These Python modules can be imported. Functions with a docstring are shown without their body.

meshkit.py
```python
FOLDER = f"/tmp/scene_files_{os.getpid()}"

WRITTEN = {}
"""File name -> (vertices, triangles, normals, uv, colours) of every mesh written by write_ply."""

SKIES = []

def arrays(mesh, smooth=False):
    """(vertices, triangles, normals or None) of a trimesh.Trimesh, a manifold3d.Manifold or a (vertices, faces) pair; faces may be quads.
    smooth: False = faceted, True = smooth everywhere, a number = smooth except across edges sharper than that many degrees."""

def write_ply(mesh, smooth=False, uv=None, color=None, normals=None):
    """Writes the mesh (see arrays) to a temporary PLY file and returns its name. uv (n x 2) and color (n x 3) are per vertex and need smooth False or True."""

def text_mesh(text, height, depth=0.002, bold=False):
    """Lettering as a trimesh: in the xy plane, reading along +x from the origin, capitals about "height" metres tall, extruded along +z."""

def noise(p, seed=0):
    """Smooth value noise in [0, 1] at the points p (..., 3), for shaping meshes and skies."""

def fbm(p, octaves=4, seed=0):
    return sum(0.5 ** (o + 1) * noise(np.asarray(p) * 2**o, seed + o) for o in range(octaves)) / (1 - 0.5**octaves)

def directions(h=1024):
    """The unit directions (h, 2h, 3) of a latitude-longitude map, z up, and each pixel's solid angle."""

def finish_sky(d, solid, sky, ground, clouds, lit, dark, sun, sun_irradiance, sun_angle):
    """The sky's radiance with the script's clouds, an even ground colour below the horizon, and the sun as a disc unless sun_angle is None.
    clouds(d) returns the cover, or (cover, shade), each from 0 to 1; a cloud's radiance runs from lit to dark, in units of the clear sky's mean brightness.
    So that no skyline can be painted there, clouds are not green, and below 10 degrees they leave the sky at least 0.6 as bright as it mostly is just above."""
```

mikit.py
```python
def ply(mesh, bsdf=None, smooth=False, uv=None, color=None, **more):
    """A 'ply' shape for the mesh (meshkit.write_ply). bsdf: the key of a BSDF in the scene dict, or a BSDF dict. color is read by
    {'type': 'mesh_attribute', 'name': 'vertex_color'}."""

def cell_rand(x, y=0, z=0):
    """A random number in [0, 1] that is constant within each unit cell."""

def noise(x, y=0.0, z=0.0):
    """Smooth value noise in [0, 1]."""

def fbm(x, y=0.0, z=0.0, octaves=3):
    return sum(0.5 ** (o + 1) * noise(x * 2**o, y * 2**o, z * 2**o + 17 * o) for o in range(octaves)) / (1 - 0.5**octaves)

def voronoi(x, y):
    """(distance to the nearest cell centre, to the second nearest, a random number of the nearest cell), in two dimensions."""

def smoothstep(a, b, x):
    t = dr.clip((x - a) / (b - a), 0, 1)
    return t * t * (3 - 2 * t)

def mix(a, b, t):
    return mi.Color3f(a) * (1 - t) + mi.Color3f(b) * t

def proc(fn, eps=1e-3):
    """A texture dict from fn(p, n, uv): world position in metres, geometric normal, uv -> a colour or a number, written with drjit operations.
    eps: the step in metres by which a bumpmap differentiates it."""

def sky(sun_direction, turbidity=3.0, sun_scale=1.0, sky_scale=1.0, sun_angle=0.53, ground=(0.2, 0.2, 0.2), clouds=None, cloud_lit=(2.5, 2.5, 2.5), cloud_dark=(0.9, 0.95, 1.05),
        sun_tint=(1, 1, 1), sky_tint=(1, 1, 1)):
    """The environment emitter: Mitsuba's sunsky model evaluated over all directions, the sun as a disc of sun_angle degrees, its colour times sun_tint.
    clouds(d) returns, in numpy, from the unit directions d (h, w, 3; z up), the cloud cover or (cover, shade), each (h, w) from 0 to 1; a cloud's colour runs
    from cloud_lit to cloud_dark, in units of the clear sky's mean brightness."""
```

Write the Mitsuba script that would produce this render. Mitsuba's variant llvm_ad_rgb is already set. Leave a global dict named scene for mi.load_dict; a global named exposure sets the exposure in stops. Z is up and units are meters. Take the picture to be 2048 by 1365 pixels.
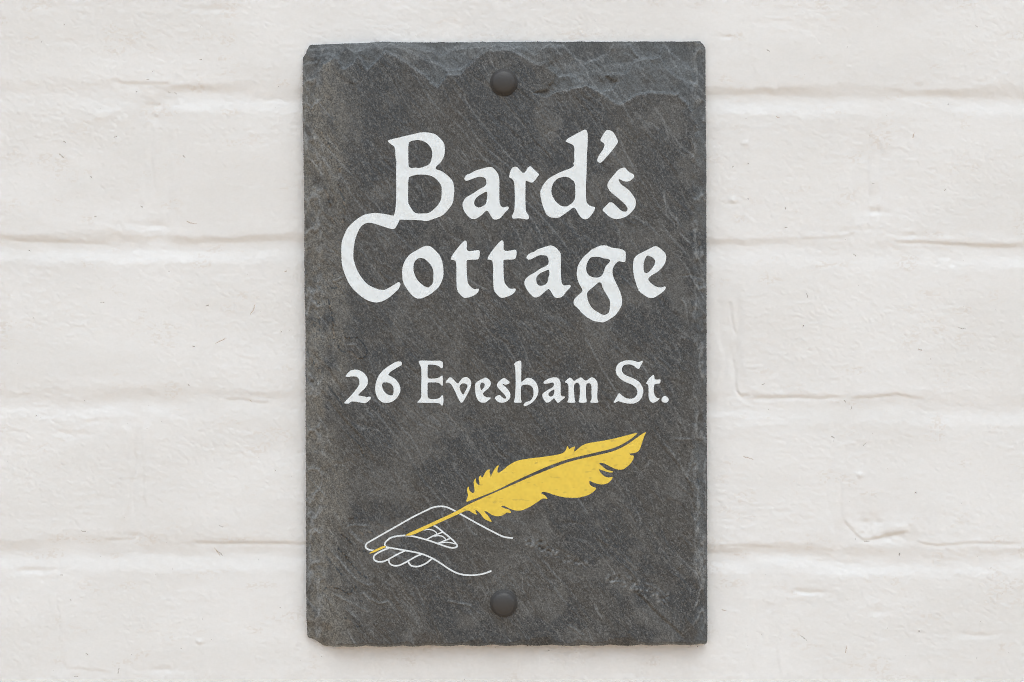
import math, random
import numpy as np, shapely, trimesh, drjit as dr, mitsuba as mi
from shapely.geometry import Polygon, LineString
from scipy import ndimage
from scipy.spatial import Delaunay
import mikit, meshkit

T = mi.ScalarTransform4f
scene, labels = {}, {}

# ---------------------------------------------------------------- camera, sky, exposure
S = 0.00025                       # metres of wall per reading unit of the measured drawing (sign is 203 x 304 mm)
ZC = 1.60                         # height of the middle of the sign above the pavement
YF = -0.0071                      # front face of the slate (the wall's brick faces lie about y = 0)
DIST = 1.0
WIDTH = 2048 * S
scene['camera'] = {'type': 'perspective', 'fov': math.degrees(2 * math.atan(WIDTH / 2 / DIST)), 'fov_axis': 'x', 'near_clip': 0.02, 'far_clip': 500.0,
                   'to_world': T().look_at(origin=[0, YF - DIST, ZC], target=[0, YF, ZC], up=[0, 0, 1])}
exposure = 2.60
def overcast(d):                  # an overcast sky is about three times as bright overhead as at the horizon
    return np.ones(d.shape[:2]), 1 - np.clip(d[..., 2], 0, 1)
scene['sky'] = mikit.sky([0.06, -0.55, 0.83], turbidity=3, sun_scale=0.12, sun_angle=40, sun_tint=(0.84, 0.97, 1.16), clouds=overcast,
                         cloud_lit=(2.22, 2.50, 2.84), cloud_dark=(0.84, 0.93, 1.03), ground=(0.42, 0.29, 0.19))


def X(px): return (np.asarray(px, float) - 1024) * S
def Z(py): return ZC + (682.5 - np.asarray(py, float)) * S
def sstep(a, b, x):
    t = np.clip((x - a) / (b - a), 0, 1)
    return t * t * (3 - 2 * t)
def n2(x, y, seed=0): return meshkit.noise(np.stack(np.broadcast_arrays(x, y, 0.37), -1), seed)
def f2(x, y, o=3, seed=0): return meshkit.fbm(np.stack(np.broadcast_arrays(x, y, 0.37), -1), o, seed)


def quad_faces(idx):
    a, b, c, d = idx[:-1, :-1], idx[:-1, 1:], idx[1:, 1:], idx[1:, :-1]
    return np.stack([a, b, c, d], -1)


def put(key, verts, faces, bsdf, normals=None, smooth=True):
    if normals is not None:
        path = meshkit.write_ply((verts, faces), False, normals=normals)
        scene[key] = {'type': 'ply', 'filename': path, 'face_normals': False, 'bsdf': {'type': 'ref', 'id': bsdf}}
    else:
        scene[key] = mikit.ply((verts, faces), bsdf, smooth=smooth)


# ---------------------------------------------------------------- materials
def wall_colour(p, n, uv):
    big = mikit.fbm(p.x * 16, p.z * 34, 1.0, octaves=4)
    fine = mikit.noise(p.x * 900, p.z * 1300, 2.0)
    c = mikit.mix((0.795, 0.795, 0.785), (0.836, 0.840, 0.836), mikit.smoothstep(0.3, 0.7, big))
    dirt = mikit.smoothstep(0.60, 0.80, mikit.fbm(p.x * 70, p.z * 130, 5.0, octaves=4)) * mikit.smoothstep(0.45, 0.75, fine)
    c = mikit.mix(c, (0.66, 0.60, 0.54), dirt * 0.35)
    return c * (0.975 + 0.03 * fine + 0.02 * mikit.cell_rand(p.x * 2300, p.z * 2300, 4))


def slate_colour(p, n, uv):
    x, z = p.x * 1000, (p.z - ZC) * 1000                       # millimetres
    ca, sa = math.cos(math.radians(-54)), math.sin(math.radians(-54))
    u, v = x * ca + z * sa, -x * sa + z * ca                    # along / across the grain
    warp = mikit.fbm(u * 0.05, v * 0.05, 3.0, octaves=3) * 8
    patch = mikit.fbm(u * 0.030 + 7, (v + warp) * 0.050, 9.0, octaves=5)
    streak = mikit.fbm(u * 0.09, (v + warp) * 0.7, 4.0, octaves=3)
    c = mikit.mix((0.045, 0.050, 0.0545), (0.066, 0.065, 0.0615), mikit.smoothstep(0.40, 0.62, patch * 0.75 + streak * 0.25))
    brown = mikit.smoothstep(0.60, 0.74, mikit.fbm((u - v) * 0.06 + 40, (u + v) * 0.045, 2.0, octaves=5))
    c = mikit.mix(c, (0.074, 0.064, 0.053), brown * 0.35)
    pale = mikit.smoothstep(0.52, 0.70, mikit.fbm((u + v) * 0.05 + 11, (u - v) * 0.045, 5.0, octaves=6))
    c = mikit.mix(c, (0.100, 0.101, 0.098), pale * 0.9)
    fibre = mikit.noise(u * 1.3, (v + warp) * 4.2, 1.0) * (0.6 + 0.4 * mikit.noise(u * 0.30, v * 0.9, 6.0))
    c = mikit.mix(c, (0.165, 0.170, 0.170), mikit.smoothstep(0.46, 0.70, fibre) * 0.6)
    crumb = mikit.noise(x * 1.9, z * 1.9, 6.0)
    c = mikit.mix(c, (0.135, 0.133, 0.126), mikit.smoothstep(0.60, 0.85, crumb) * 0.6)
    grain = mikit.smoothstep(0.25, 0.65, mikit.noise(x * 2.2, z * 2.2, 12.0) * 0.5 + mikit.cell_rand(x * 2.1, z * 2.1, 5) * 0.5)
    c = mikit.mix(c, (0.185, 0.178, 0.158), dr.clip(uv.y, 0, 1) * (0.22 + 0.68 * grain))  # weathered skin along the left side
    c = mikit.mix(c, (0.100, 0.112, 0.119), dr.clip(-uv.y, 0, 1) * (0.45 + 0.35 * grain))        # broken stone, skylight on chips and right bevel painted into its colour
    c = mikit.mix(c, (0.30, 0.315, 0.32), uv.x * 0.8)                # pale powdery stone on broken edges, and painted sparkle on grains
    grit = mikit.cell_rand(u * 1.7, v * 2.1, 3)
    grit2 = mikit.noise(x * 1.7 + 3, z * 1.7, 8.0)
    return c * (0.40 + 0.63 * grit + 0.38 * grit2)


def paint_white(p, n, uv):
    f = mikit.noise(p.x * 900, p.z * 900, 1.0)
    s = mikit.smoothstep(0.84, 0.90, mikit.fbm(p.x * 520, p.z * 820, 4.0, octaves=2))
    return mikit.mix((0.805, 0.862, 0.890), (0.55, 0.57, 0.57), s * 0.4) * (0.98 + 0.04 * f)


def paint_gold(p, n, uv):
    f = mikit.noise(p.x * 900, p.z * 900, 1.0)
    s = mikit.smoothstep(0.72, 0.80, mikit.fbm(p.x * 300 - p.z * 120, p.z * 820, 4.0, octaves=2))
    return mikit.mix((0.850, 0.620, 0.088), (0.50, 0.37, 0.09), s * 0.4) * (0.96 + 0.08 * f)


def principled(colour, rough, spec=0.4):
    return {'type': 'twosided', 'b': {'type': 'principled', 'base_color': colour, 'roughness': rough, 'specular': spec}}


rgb = lambda *c: {'type': 'rgb', 'value': list(c)}
scene['masonry_paint'] = principled(mikit.proc(wall_colour), 0.95, 0.15)
scene['slate_stone'] = principled(mikit.proc(slate_colour), 0.5, 0.55)
scene['white_paint'] = principled(mikit.proc(paint_white), 0.5, 0.35)
scene['gold_paint'] = principled(mikit.proc(paint_gold), 0.5, 0.35)
scene['cap_plastic'] = principled(rgb(0.050, 0.048, 0.047), 0.45, 0.5)
scene['bristle_dark'] = principled(rgb(0.24, 0.21, 0.18), 0.7)
scene['bristle_brown'] = principled(rgb(0.42, 0.30, 0.21), 0.7)
scene['dirt_speck'] = principled(rgb(0.11, 0.09, 0.075), 0.8)
def paving(p, n, uv):
    return mikit.mix((0.41, 0.285, 0.18), (0.48, 0.345, 0.23), mikit.fbm(p.x * 3, p.y * 3, 0.0, octaves=4))
scene['paving'] = principled(mikit.proc(paving), 0.9, 0.2)

# ---------------------------------------------------------------- pavement
g = 60.0
put('pavement', np.array([[-g, -g, 0], [g, -g, 0], [g, g, 0], [-g, g, 0.0]]), np.array([[0, 1, 2, 3]]), 'paving', smooth=False)
labels['pavement'] = {'kind': 'structure'}

# ---------------------------------------------------------------- painted brick wall
# reading units: x to the right, y down, 0..2048 by 0..1365 over the stretch round the sign
COURSE = 311.0
joints = {0: -115.0, 1: 196.0, 2: 501.0, 3: 815.0, 4: 1119.0, 5: 1430.0}     # mid-height of the bed joints
def joint_y(k): return joints[k] if k in joints else (joints[0] + COURSE * k if k < 0 else joints[5] + COURSE * (k - 5))
heads = {1: [300, 775, 1745], 2: [50, 1022, 1470], 3: [265, 740, 1690], 4: [125, 1062, 1520], 0: [60, 1015, 1480]}
def head_joints(k):
    if k in heads:
        h = heads[k]
    else:
        h = heads[[0, 1][k % 2]]
        r = random.Random(k); h = [a + r.uniform(-25, 25) for a in h]
    per, out = 1424.0, []
    for m in range(-3, 4):
        out += [a + per * m for a in h]
    return sorted(out)

def lines(lo, hi, fine_lo, fine_hi, step, coarse):
    a = list(np.arange(fine_lo, fine_hi + step * 0.5, step))
    grow, x = step, fine_hi
    left, right = [], []
    for sgn, lim, lst in ((1, hi, right), (-1, lo, left)):
        x, g_ = (a[-1] if sgn > 0 else a[0]), step
        while (lim - x) * sgn > 0:
            g_ = min(g_ * 1.25, coarse); x += sgn * g_; lst.append(x)
    return np.array(left[::-1] + a + right)

WX0, WX1 = 1024 - 0.75 / S, 1024 + 0.75 / S
WY1 = 682.5 + ZC / S                        # pavement
WY0 = joint_y(-7)
gx = lines(WX0, WX1, -40, 2088, 2.5, 22)
gy = lines(joint_y(-1) - 40, joint_y(6) + 60, -30, 1395, 2.5, 18)
far = []
k = 7
while joint_y(k) < WY1 - 60:
    far += [joint_y(k) + o for o in (-60, -24, -14, -6, 4, 16, 28, 70, 155)]; k += 1
near = [joint_y(k) + o for k in range(-7, -1) for o in (-60, -24, -14, -6, 4, 16, 28, 70, 155)]
gy = np.array(sorted([y for y in near if y < gy[0] - 10 and y >= WY0]) + list(gy) + [y for y in far if y > gy[-1] + 10 and y < WY1 - 10] + [WY1])
PX, PY = np.meshgrid(gx, gy)


SIDE = {(0, 60): .12, (0, 1480): .12, (1, 300): .45, (1, 1745): .85, (2, 50): .35, (2, 1470): 1.0, (3, 265): .5, (3, 1690): .4, (4, 125): .2, (4, 1520): .2}    # how clearly each upright joint still shows
def wall_relief(px, py):
    """Height of the painted face (metres, towards the street), and the brick each point belongs to (-1 = mortar)."""
    wx = px + (f2(px / 130, py / 90, 3, 11) - .5) * 44 + (n2(px / 26, py / 26, 12) - .5) * 7
    wy = py - 13 * (px - 300) / 1750 + (f2(px / 210, py / 500, 3, 21) - .5) * 22 + (f2(px / 45, py / 60, 3, 22) - .5) * 15 + (n2(px / 11, py / 14, 23) - .5) * 3.5
    top = np.zeros_like(px); owner = np.full(px.shape, -1)
    fill = f2(px / 260, py / 120, 3, 31)                      # how full the joint is with mortar and paint
    ident, rows = 0, []
    for k in range(-8, 22):
        y0, y1 = joint_y(k) + 2, joint_y(k + 1) - 7
        band = np.nonzero((gy > y0 - 60) & (gy < y1 + 60))[0]
        if not len(band): continue
        sl = slice(band[0], band[-1] + 1)
        hs = head_joints(k)
        for a, b in zip(hs[:-1], hs[1:]):
            if b < WX0 - 10 or a > WX1 + 10: continue
            cols = np.nonzero((gx > a - 60) & (gx < b + 60))[0]
            if not len(cols): continue
            q = (sl, slice(cols[0], cols[-1] + 1))
            r = random.Random(int(k * 991 + a))
            x0, x1 = a + 9, b - 12
            u, v = wx[q], wy[q]
            soft = n2(px[q] / 170, py[q] / 400, 41)
            wb = 12 + 34 * sstep(.3, .7, soft)
            ft = sstep(-9, 19 + 18 * soft, v - y0)
            fb = sstep(-5, wb, y1 - v - 14 * (1 - sstep(.3, .7, soft)))
            wl = 7 + 24 * sstep(.3, .7, n2(px[q] / 300 + 5, py[q] / 90, 42))
            fl, fr = sstep(-3, wl, u - x0), sstep(-3, wl, x1 - u)
            s0, s1 = SIDE.get((k, a), .6), SIDE.get((k, b), .6)
            f = ft * fb * (1 - s0 * (1 - fl)) * (1 - s1 * (1 - fr))
            tilt = r.uniform(-.5, .5) * (px[q] - (a + b) / 2) / 500 + r.uniform(-.5, .5) * (py[q] - (y0 + y1) / 2) / 150
            h = f * (0.0030 + 0.0003 * tilt + r.uniform(-.0003, .0003))
            owned = (f > 0.12) & (h > top[q])
            owner[q] = np.where(owned, ident, owner[q])
            top[q] = np.maximum(top[q], h)
            rows.append((ident, k, a, b)); ident += 1
    cover = 0.15 + 0.32 * sstep(.36, .66, 1 - fill)            # paint and mortar fill the joints to a varying height
    h = 0.0030 + (top - 0.0030) * cover
    # lumps and paint texture
    h += (f2(px / 260, py / 150, 3, 51) - .5) * 0.0012
    h += (f2(px / 46, py / 26, 2, 52) - .5) * 0.00026
    rough = sstep(.3, .7, f2(px / 220, py / 120, 2, 53))
    h += (n2(px / 10, py / 6.5, 54) - .5) * (0.00006 + 0.00007 * rough) + (n2(px / 3.4, py / 3.1, 60) - .5) * 0.00016
    h += (n2(px / 5.2, py / 4.2, 55) - .5) * (0.00020 + 0.00012 * rough)
    rid = 1 - np.abs(2 * f2(px / 42, py / 13, 3, 56) - 1)
    h += sstep(.82, 1, rid) * 0.00010 * sstep(.45, .7, n2(px / 120, py / 80, 57))
    return h, owner, rows


HW, OWN, ROWS = wall_relief(PX, PY)
LUMP = 1.5 * sstep(.25, .75, f2(PX / 22, PY / 16, 3, 58))
# lumps, dents and pimples that single out this stretch of wall: x, y, radius x, radius y, height (mm)
for x, y, rx, ry, hh in [(1470, 400, 7, 7, .9), (395, 1290, 6, 6, .9), (1725, 952, 6, 6, .9), (1495, 284, 7, 5, .8), (1470, 405, 12, 4, -.5), (397, 1294, 10, 3, -.5),
                         (1745, 1050, 30, 22, -1.6), (1790, 1080, 40, 10, -1.4), (1810, 1056, 40, 14, .9), (1900, 525, 26, 12, -1.3), (1760, 1228, 16, 8, -.6),
                         (1610, 1188, 40, 7, -1.0), (1610, 1198, 40, 8, .5), (1535, 1220, 16, 8, -.9), (210, 230, 60, 16, .9), (300, 225, 24, 22, -1.3), (240, 165, 30, 10, -.9),
                         (140, 80, 22, 6, -.5), (250, 448, 20, 6, -.7), (310, 452, 26, 8, -.7), (205, 375, 16, 5, -.6), (1755, 423, 22, 7, -1.0), (1700, 460, 50, 6, -.7),
                         (1845, 470, 70, 5, -.8), (140, 870, 40, 8, -.8), (200, 845, 40, 6, -.7), (320, 1345, 60, 6, -.6), (118, 1340, 6, 26, -.6), (60, 1145, 40, 6, -.9),
                         (85, 1162, 14, 4, -.8), (1460, 835, 60, 9, .5), (1960, 1275, 50, 6, -.6), (1480, 640, 8, 40, -.9), (1472, 720, 7, 34, -1.0), (1490, 792, 20, 6, -.9),
                         (1600, 795, 120, 4, -.7), (500, 1092, 120, 4, -.6), (560, 195, 60, 8, -.6), (330, 206, 30, 5, -.7), (265, 945, 9, 60, -.5), (262, 1075, 20, 5, -.8),
                         (1560, 790, 14, 4, .6), (1840, 170, 30, 6, -.5), (1960, 160, 24, 5, -.6), (1460, 70, 26, 4, -.5), (1540, 42, 44, 6, -.4), (430, 14, 40, 6, -.5), (80, 8, 20, 6, -.4)]:
    HW += hh * 0.001 * (.55 * LUMP if rx > 12 else 0.7) * np.exp(-((PX - x) / rx) ** 2 - ((PY - y) / ry) ** 2)
def near_line(pts, jit, gxs, gys, reach=40):
    """Distance to a wobbly line over the stretch of the grid round it, the side (+1 = right / up of a line running right-down) and how far along it is."""
    seg = np.array(LineString(pts).segmentize(5).coords)
    seg = seg + np.stack([(f2(seg[:, 0] / 7, seg[:, 1] / 7, 2, 103) - .5) * jit, (f2(seg[:, 0] / 7, seg[:, 1] / 7, 2, 104) - .5) * jit], -1)
    ix = np.nonzero((gxs > seg[:, 0].min() - reach) & (gxs < seg[:, 0].max() + reach))[0]
    iy = np.nonzero((gys > seg[:, 1].min() - reach) & (gys < seg[:, 1].max() + reach))[0]
    q = (slice(iy[0], iy[-1] + 1), slice(ix[0], ix[-1] + 1))
    gx_, gy_ = [v[..., None] for v in np.meshgrid(gxs[q[1]], gys[q[0]])]
    a, ab = seg[:-1], seg[1:] - seg[:-1]; L2 = (ab ** 2).sum(1) + 1e-9
    tt = np.clip(((gx_ - a[:, 0]) * ab[:, 0] + (gy_ - a[:, 1]) * ab[:, 1]) / L2, 0, 1)
    dx, dy = gx_ - (a[:, 0] + tt * ab[:, 0]), gy_ - (a[:, 1] + tt * ab[:, 1])
    dd = np.hypot(dx, dy); j = dd.argmin(-1)
    pick = lambda v: np.take_along_axis(v, j[..., None], -1)[..., 0]
    return q, pick(dd), np.sign(pick(dx * ab[:, 1] - dy * ab[:, 0])), (j + .5) / len(a)
# creases where the paint has not bridged the edge of a brick: the brick (above, or right of the line) stands proud
for deep, pts in ((.75, [(1465, 598), (1466, 625), (1470, 655), (1479, 674)]), (.9, [(1467, 690), (1468, 715), (1474, 745), (1474, 765), (1478, 785), (1488, 797), (1500, 801), (1530, 798), (1600, 797), (1640, 799), (1705, 796)]),
                  (.7, [(1700, 800), (1760, 796), (1800, 790), (1830, 798), (1858, 800)]), (.8, [(1783, 480), (1800, 484), (1860, 485), (1930, 489), (2000, 493), (2060, 491)]), (.5, [(1600, 478), (1650, 476), (1690, 474), (1722, 464)]),
                  (.9, [(1688, 1040), (1705, 1060), (1718, 1075), (1735, 1086), (1760, 1080), (1800, 1072), (1828, 1067)]), (.7, [(1833, 1088), (1880, 1095), (1960, 1090), (2060, 1092)]), (.55, [(222, 157), (240, 163), (275, 164), (340, 165)]),
                  (.45, [(1408, 1097), (1440, 1097), (1480, 1095), (1560, 1099)]), (.55, [(372, 1087), (430, 1091), (500, 1090), (560, 1091), (640, 1094)]), (.55, [(200, 1084), (240, 1082), (262, 1080), (274, 1064)]), (.5, [(440, 803), (480, 800), (502, 806), (540, 808)]),
                  (.8, [(1747, 250), (1744, 300), (1742, 350), (1744, 400), (1740, 436)]), (.6, [(305, 214), (300, 250), (297, 320), (303, 400)]), (.5, [(262, 890), (266, 930), (258, 985), (264, 1040)]), (.4, [(1690, 960), (1686, 1000), (1688, 1040)]), (.5, [(1590, 1184), (1610, 1190), (1655, 1187)]), (.5, [(0, 480), (60, 482), (130, 484), (220, 486)]), (.4, [(118, 1290), (117, 1325), (126, 1342), (220, 1350)])):
    q, dist, side_, along = near_line(pts, 4, gx, gy, 50)
    fade = sstep(0, .12, along) * sstep(0, .12, 1 - along) * (.5 + .8 * n2(PX[q] / 30, PY[q] / 30, 59))
    HW[q] += .001 * deep * fade * (.35 * side_ * sstep(0, 3.5, dist) * np.exp(-dist / 16) - .5 * np.exp(-(dist / 3.0) ** 2))
VX, VZ = X(PX), Z(PY)
NRM = np.stack([np.gradient(HW, axis=1) / np.gradient(VX, axis=1), -np.ones_like(HW), np.gradient(HW, axis=0) / np.gradient(VZ, axis=0)], -1)
# front surface is y = -h(x, z): outward normal (-dh/dx, -1, -dh/dz)
NRM[..., 0] *= -1; NRM[..., 2] *= -1
NRM /= np.linalg.norm(NRM, axis=-1, keepdims=True)
WALL_V = np.stack([VX, 0.0035 - HW, VZ], -1).reshape(-1, 3)
WALL_N = NRM.reshape(-1, 3)
IDX = np.arange(WALL_V.shape[0]).reshape(PX.shape)
QUADS = quad_faces(IDX).reshape(-1, 4)
cell_owner = OWN[:-1, :-1].reshape(-1)
def wall_piece(key, sel, extra=None):
    q = QUADS[sel]
    f = np.vstack([q[:, [0, 3, 2]], q[:, [0, 2, 1]]])[:, ::-1]
    used, inv = np.unique(f, return_inverse=True)
    put(key, WALL_V[used], inv.reshape(-1, 3), 'masonry_paint', normals=WALL_N[used])
shown = [i for i, k, a, b in ROWS if joint_y(k + 1) > -10 and joint_y(k) < 1375 and b > 0 and a < 2048 and (cell_owner == i).any()]
for m, i in enumerate(shown):
    wall_piece('wall__brick' + (f'_{m:03d}' if m else ''), cell_owner == i)
wall_piece('wall__mortar', cell_owner == -1)
wall_piece('wall__brickwork', ~np.isin(cell_owner, shown + [-1]))
core = trimesh.creation.box(extents=[X(gx[-1]) - X(gx[0]), 0.20, Z(gy[0])])
core.apply_translation([(X(gx[-1]) + X(gx[0])) / 2, 0.012 + 0.10, Z(gy[0]) / 2])
scene['wall__core'] = mikit.ply(core, 'masonry_paint')
labels['wall'] = {'label': 'white painted brick wall with soft uneven joints behind the slate sign', 'category': 'wall'}
labels['wall__brickwork'] = {'kind': 'stuff'}

from scipy.interpolate import RegularGridInterpolator
WALL_AT = RegularGridInterpolator((gy, gx), 0.0035 - HW)

# brush bristles and specks of dirt caught in the paint
def fibre(x, y, ang, length, rad=0.48):
    r = random.Random(int(x * 7 + y)); bend = r.uniform(-.35, .35)
    ts = np.linspace(-.5, .5, 6); a = math.radians(ang)
    cx = x + ts * length * math.cos(a) - bend * length * (ts ** 2) * math.sin(a)
    cy = y + ts * length * math.sin(a) + bend * length * (ts ** 2) * math.cos(a)
    yw = WALL_AT(np.stack([cy, cx], -1))
    c = np.stack([X(cx), yw - 0.00008, Z(cy)], -1)
    d = np.gradient(c, axis=0); d /= np.linalg.norm(d, axis=1, keepdims=True)
    side = np.cross(d, [0, -1, 0]); w = rad * S * np.array([.35, 1, 1, 1, .9, .3])[:, None]
    ring = [c + side * w, c + np.array([0, -1, 0]) * w, c - side * w]
    v = np.concatenate(ring); f = []
    for j in range(2):
        for i in range(5): f.append([j * 6 + i, j * 6 + i + 1, (j + 1) * 6 + i + 1, (j + 1) * 6 + i])
    return v, np.array(f)
def joined(parts):
    vs, fs, o = [], [], 0
    for v, f in parts:
        vs.append(v); fs.append(f + o); o += len(v)
    return np.concatenate(vs), np.concatenate(fs)
DARK = [(116, 309, 40, 13), (333, 181, 20, 7), (345, 182, 45, 9), (363, 311, 45, 8), (278, 412, 35, 8), (176, 352, 40, 6), (225, 271, -10, 7), (122, 281, 30, 8), (397, 115, 5, 6),
        (290, 156, 5, 7), (185, 432, 20, 5), (198, 605, 5, 9), (383, 693, 3, 7), (410, 611, -20, 9), (372, 771, 5, 5), (435, 1110, 40, 16), (231, 1347, -80, 12), (438, 1056, 25, 9),
        (146, 1359, 5, 9), (116, 1154, 0, 5), (1752, 365, 5, 6), (1897, 378, -40, 6), (1540, 97, 30, 7), (1576, 454, 5, 5), (1715, 509, 35, 7), (1930, 657, 8, 15), (1847, 700, 15, 8),
        (1619, 591, 75, 11), (1708, 818, -80, 8), (1695, 804, 50, 6), (1612, 1281, 38, 17), (1739, 1086, 0, 12), (1806, 1113, 85, 6), (1575, 415, 80, 5), (1960, 48, 40, 5), (1470, 330, -40, 7),
        (160, 1066, 10, 12), (168, 1313, 35, 7), (50, 500, 20, 6), (1530, 770, -20, 8), (1670, 876, 30, 9), (1735, 890, -40, 9)]
BROWN = [(503, 619, -65, 22), (437, 682, -25, 26), (1833, 268, -75, 14), (1451, 1225, 12, 14), (430, 1108, 55, 22), (568, 542, -20, 7), (497, 803, 50, 8), (1847, 700, 20, 10), (1697, 1304, -80, 16),
         (378, 445, 15, 22), (1560, 232, 20, 8), (1500, 918, 15, 22)]
v, f = joined([fibre(*b) for b in DARK]); put('wall__bristle', v, f, 'bristle_dark')
v, f = joined([fibre(*b, 0.5) for b in BROWN]); put('wall__bristle_001', v, f, 'bristle_brown')
rng = random.Random(5)
specks = [(267, 180, 1.6), (300, 140, 1.5), (122, 44, 1.2), (75, 80, 1.0), (553, 169, 1.2), (194, 213, 1.3), (162, 802, 1.5), (66, 833, 1.3), (333, 543, 1.2), (417, 560, 1.1), (560, 664, 1.2), (576, 662, .9),
          (491, 549, 1.1), (560, 643, 1), (318, 845, 1), (372, 771, 1.3), (548, 943, 1.2), (580, 955, 1.0), (400, 1243, 1.5), (357, 1302, 1.1), (513, 1123, 1.2), (194, 1117, 1.2), (557, 1220, 1.3), (257, 1315, 1.1),
          (135, 1204, 1), (1500, 325, 2.0), (1500, 396, 1.8), (1904, 205, 1.6), (1778, 228, 1.3), (1723, 570, 1.4), (1541, 820, 1.6), (1867, 719, 1.2), (1750, 869, 1.4), (1512, 585, 1.1), (1611, 652, 1.6),
          (1934, 614, 1.2), (1933, 520, 1.2), (1716, 1082, 1.4), (1844, 1267, 2.0), (1781, 1261, 1.0), (1818, 1316, 1.1), (1527, 1274, 1.1), (1805, 1112, 1.5), (1703, 1006, 1.1), (1838, 988, 1.8), (1990, 1140, 1),
          (1055, 1297, 1.8), (1098, 1306, 1.6), (1064, 1295, 1.2), (1325, 1292, 1.6), (1398, 1298, 1.6), (1290, 1304, .9), (990, 1300, 1.1), (1386, 1294, 1.2), (640, 1318, 1.2)]
specks += [(rng.uniform(0, 2048), rng.uniform(0, 1365), rng.uniform(.45, .95)) for _ in range(110)]
parts = []
for x, y, r in specks:
    if 600 < x < 1418 and 80 < y < 1290: continue
    n = 6; a = np.arange(n) * 2 * math.pi / n; e = rng.uniform(.6, 1)
    rr = r * np.array([rng.uniform(.7, 1.2) for _ in range(n)])
    yb = float(WALL_AT((min(max(y, gy[0]), gy[-1]), x)))
    v = np.vstack([np.stack([X(x + rr * np.cos(a)), np.full(n, yb + .00005), Z(y + rr * e * np.sin(a))], -1), [[X(x), yb - r * S * .5, Z(y)]]])
    parts.append((v, np.array([[i, (i + 1) % n, n] for i in range(n)])))
v, f = joined(parts); put('wall__dirt_speck', v, f, 'dirt_speck', smooth=False)
labels['wall__bristle'] = {'kind': 'stuff'}; labels['wall__bristle_001'] = {'kind': 'stuff'}; labels['wall__dirt_speck'] = {'kind': 'stuff'}

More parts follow.
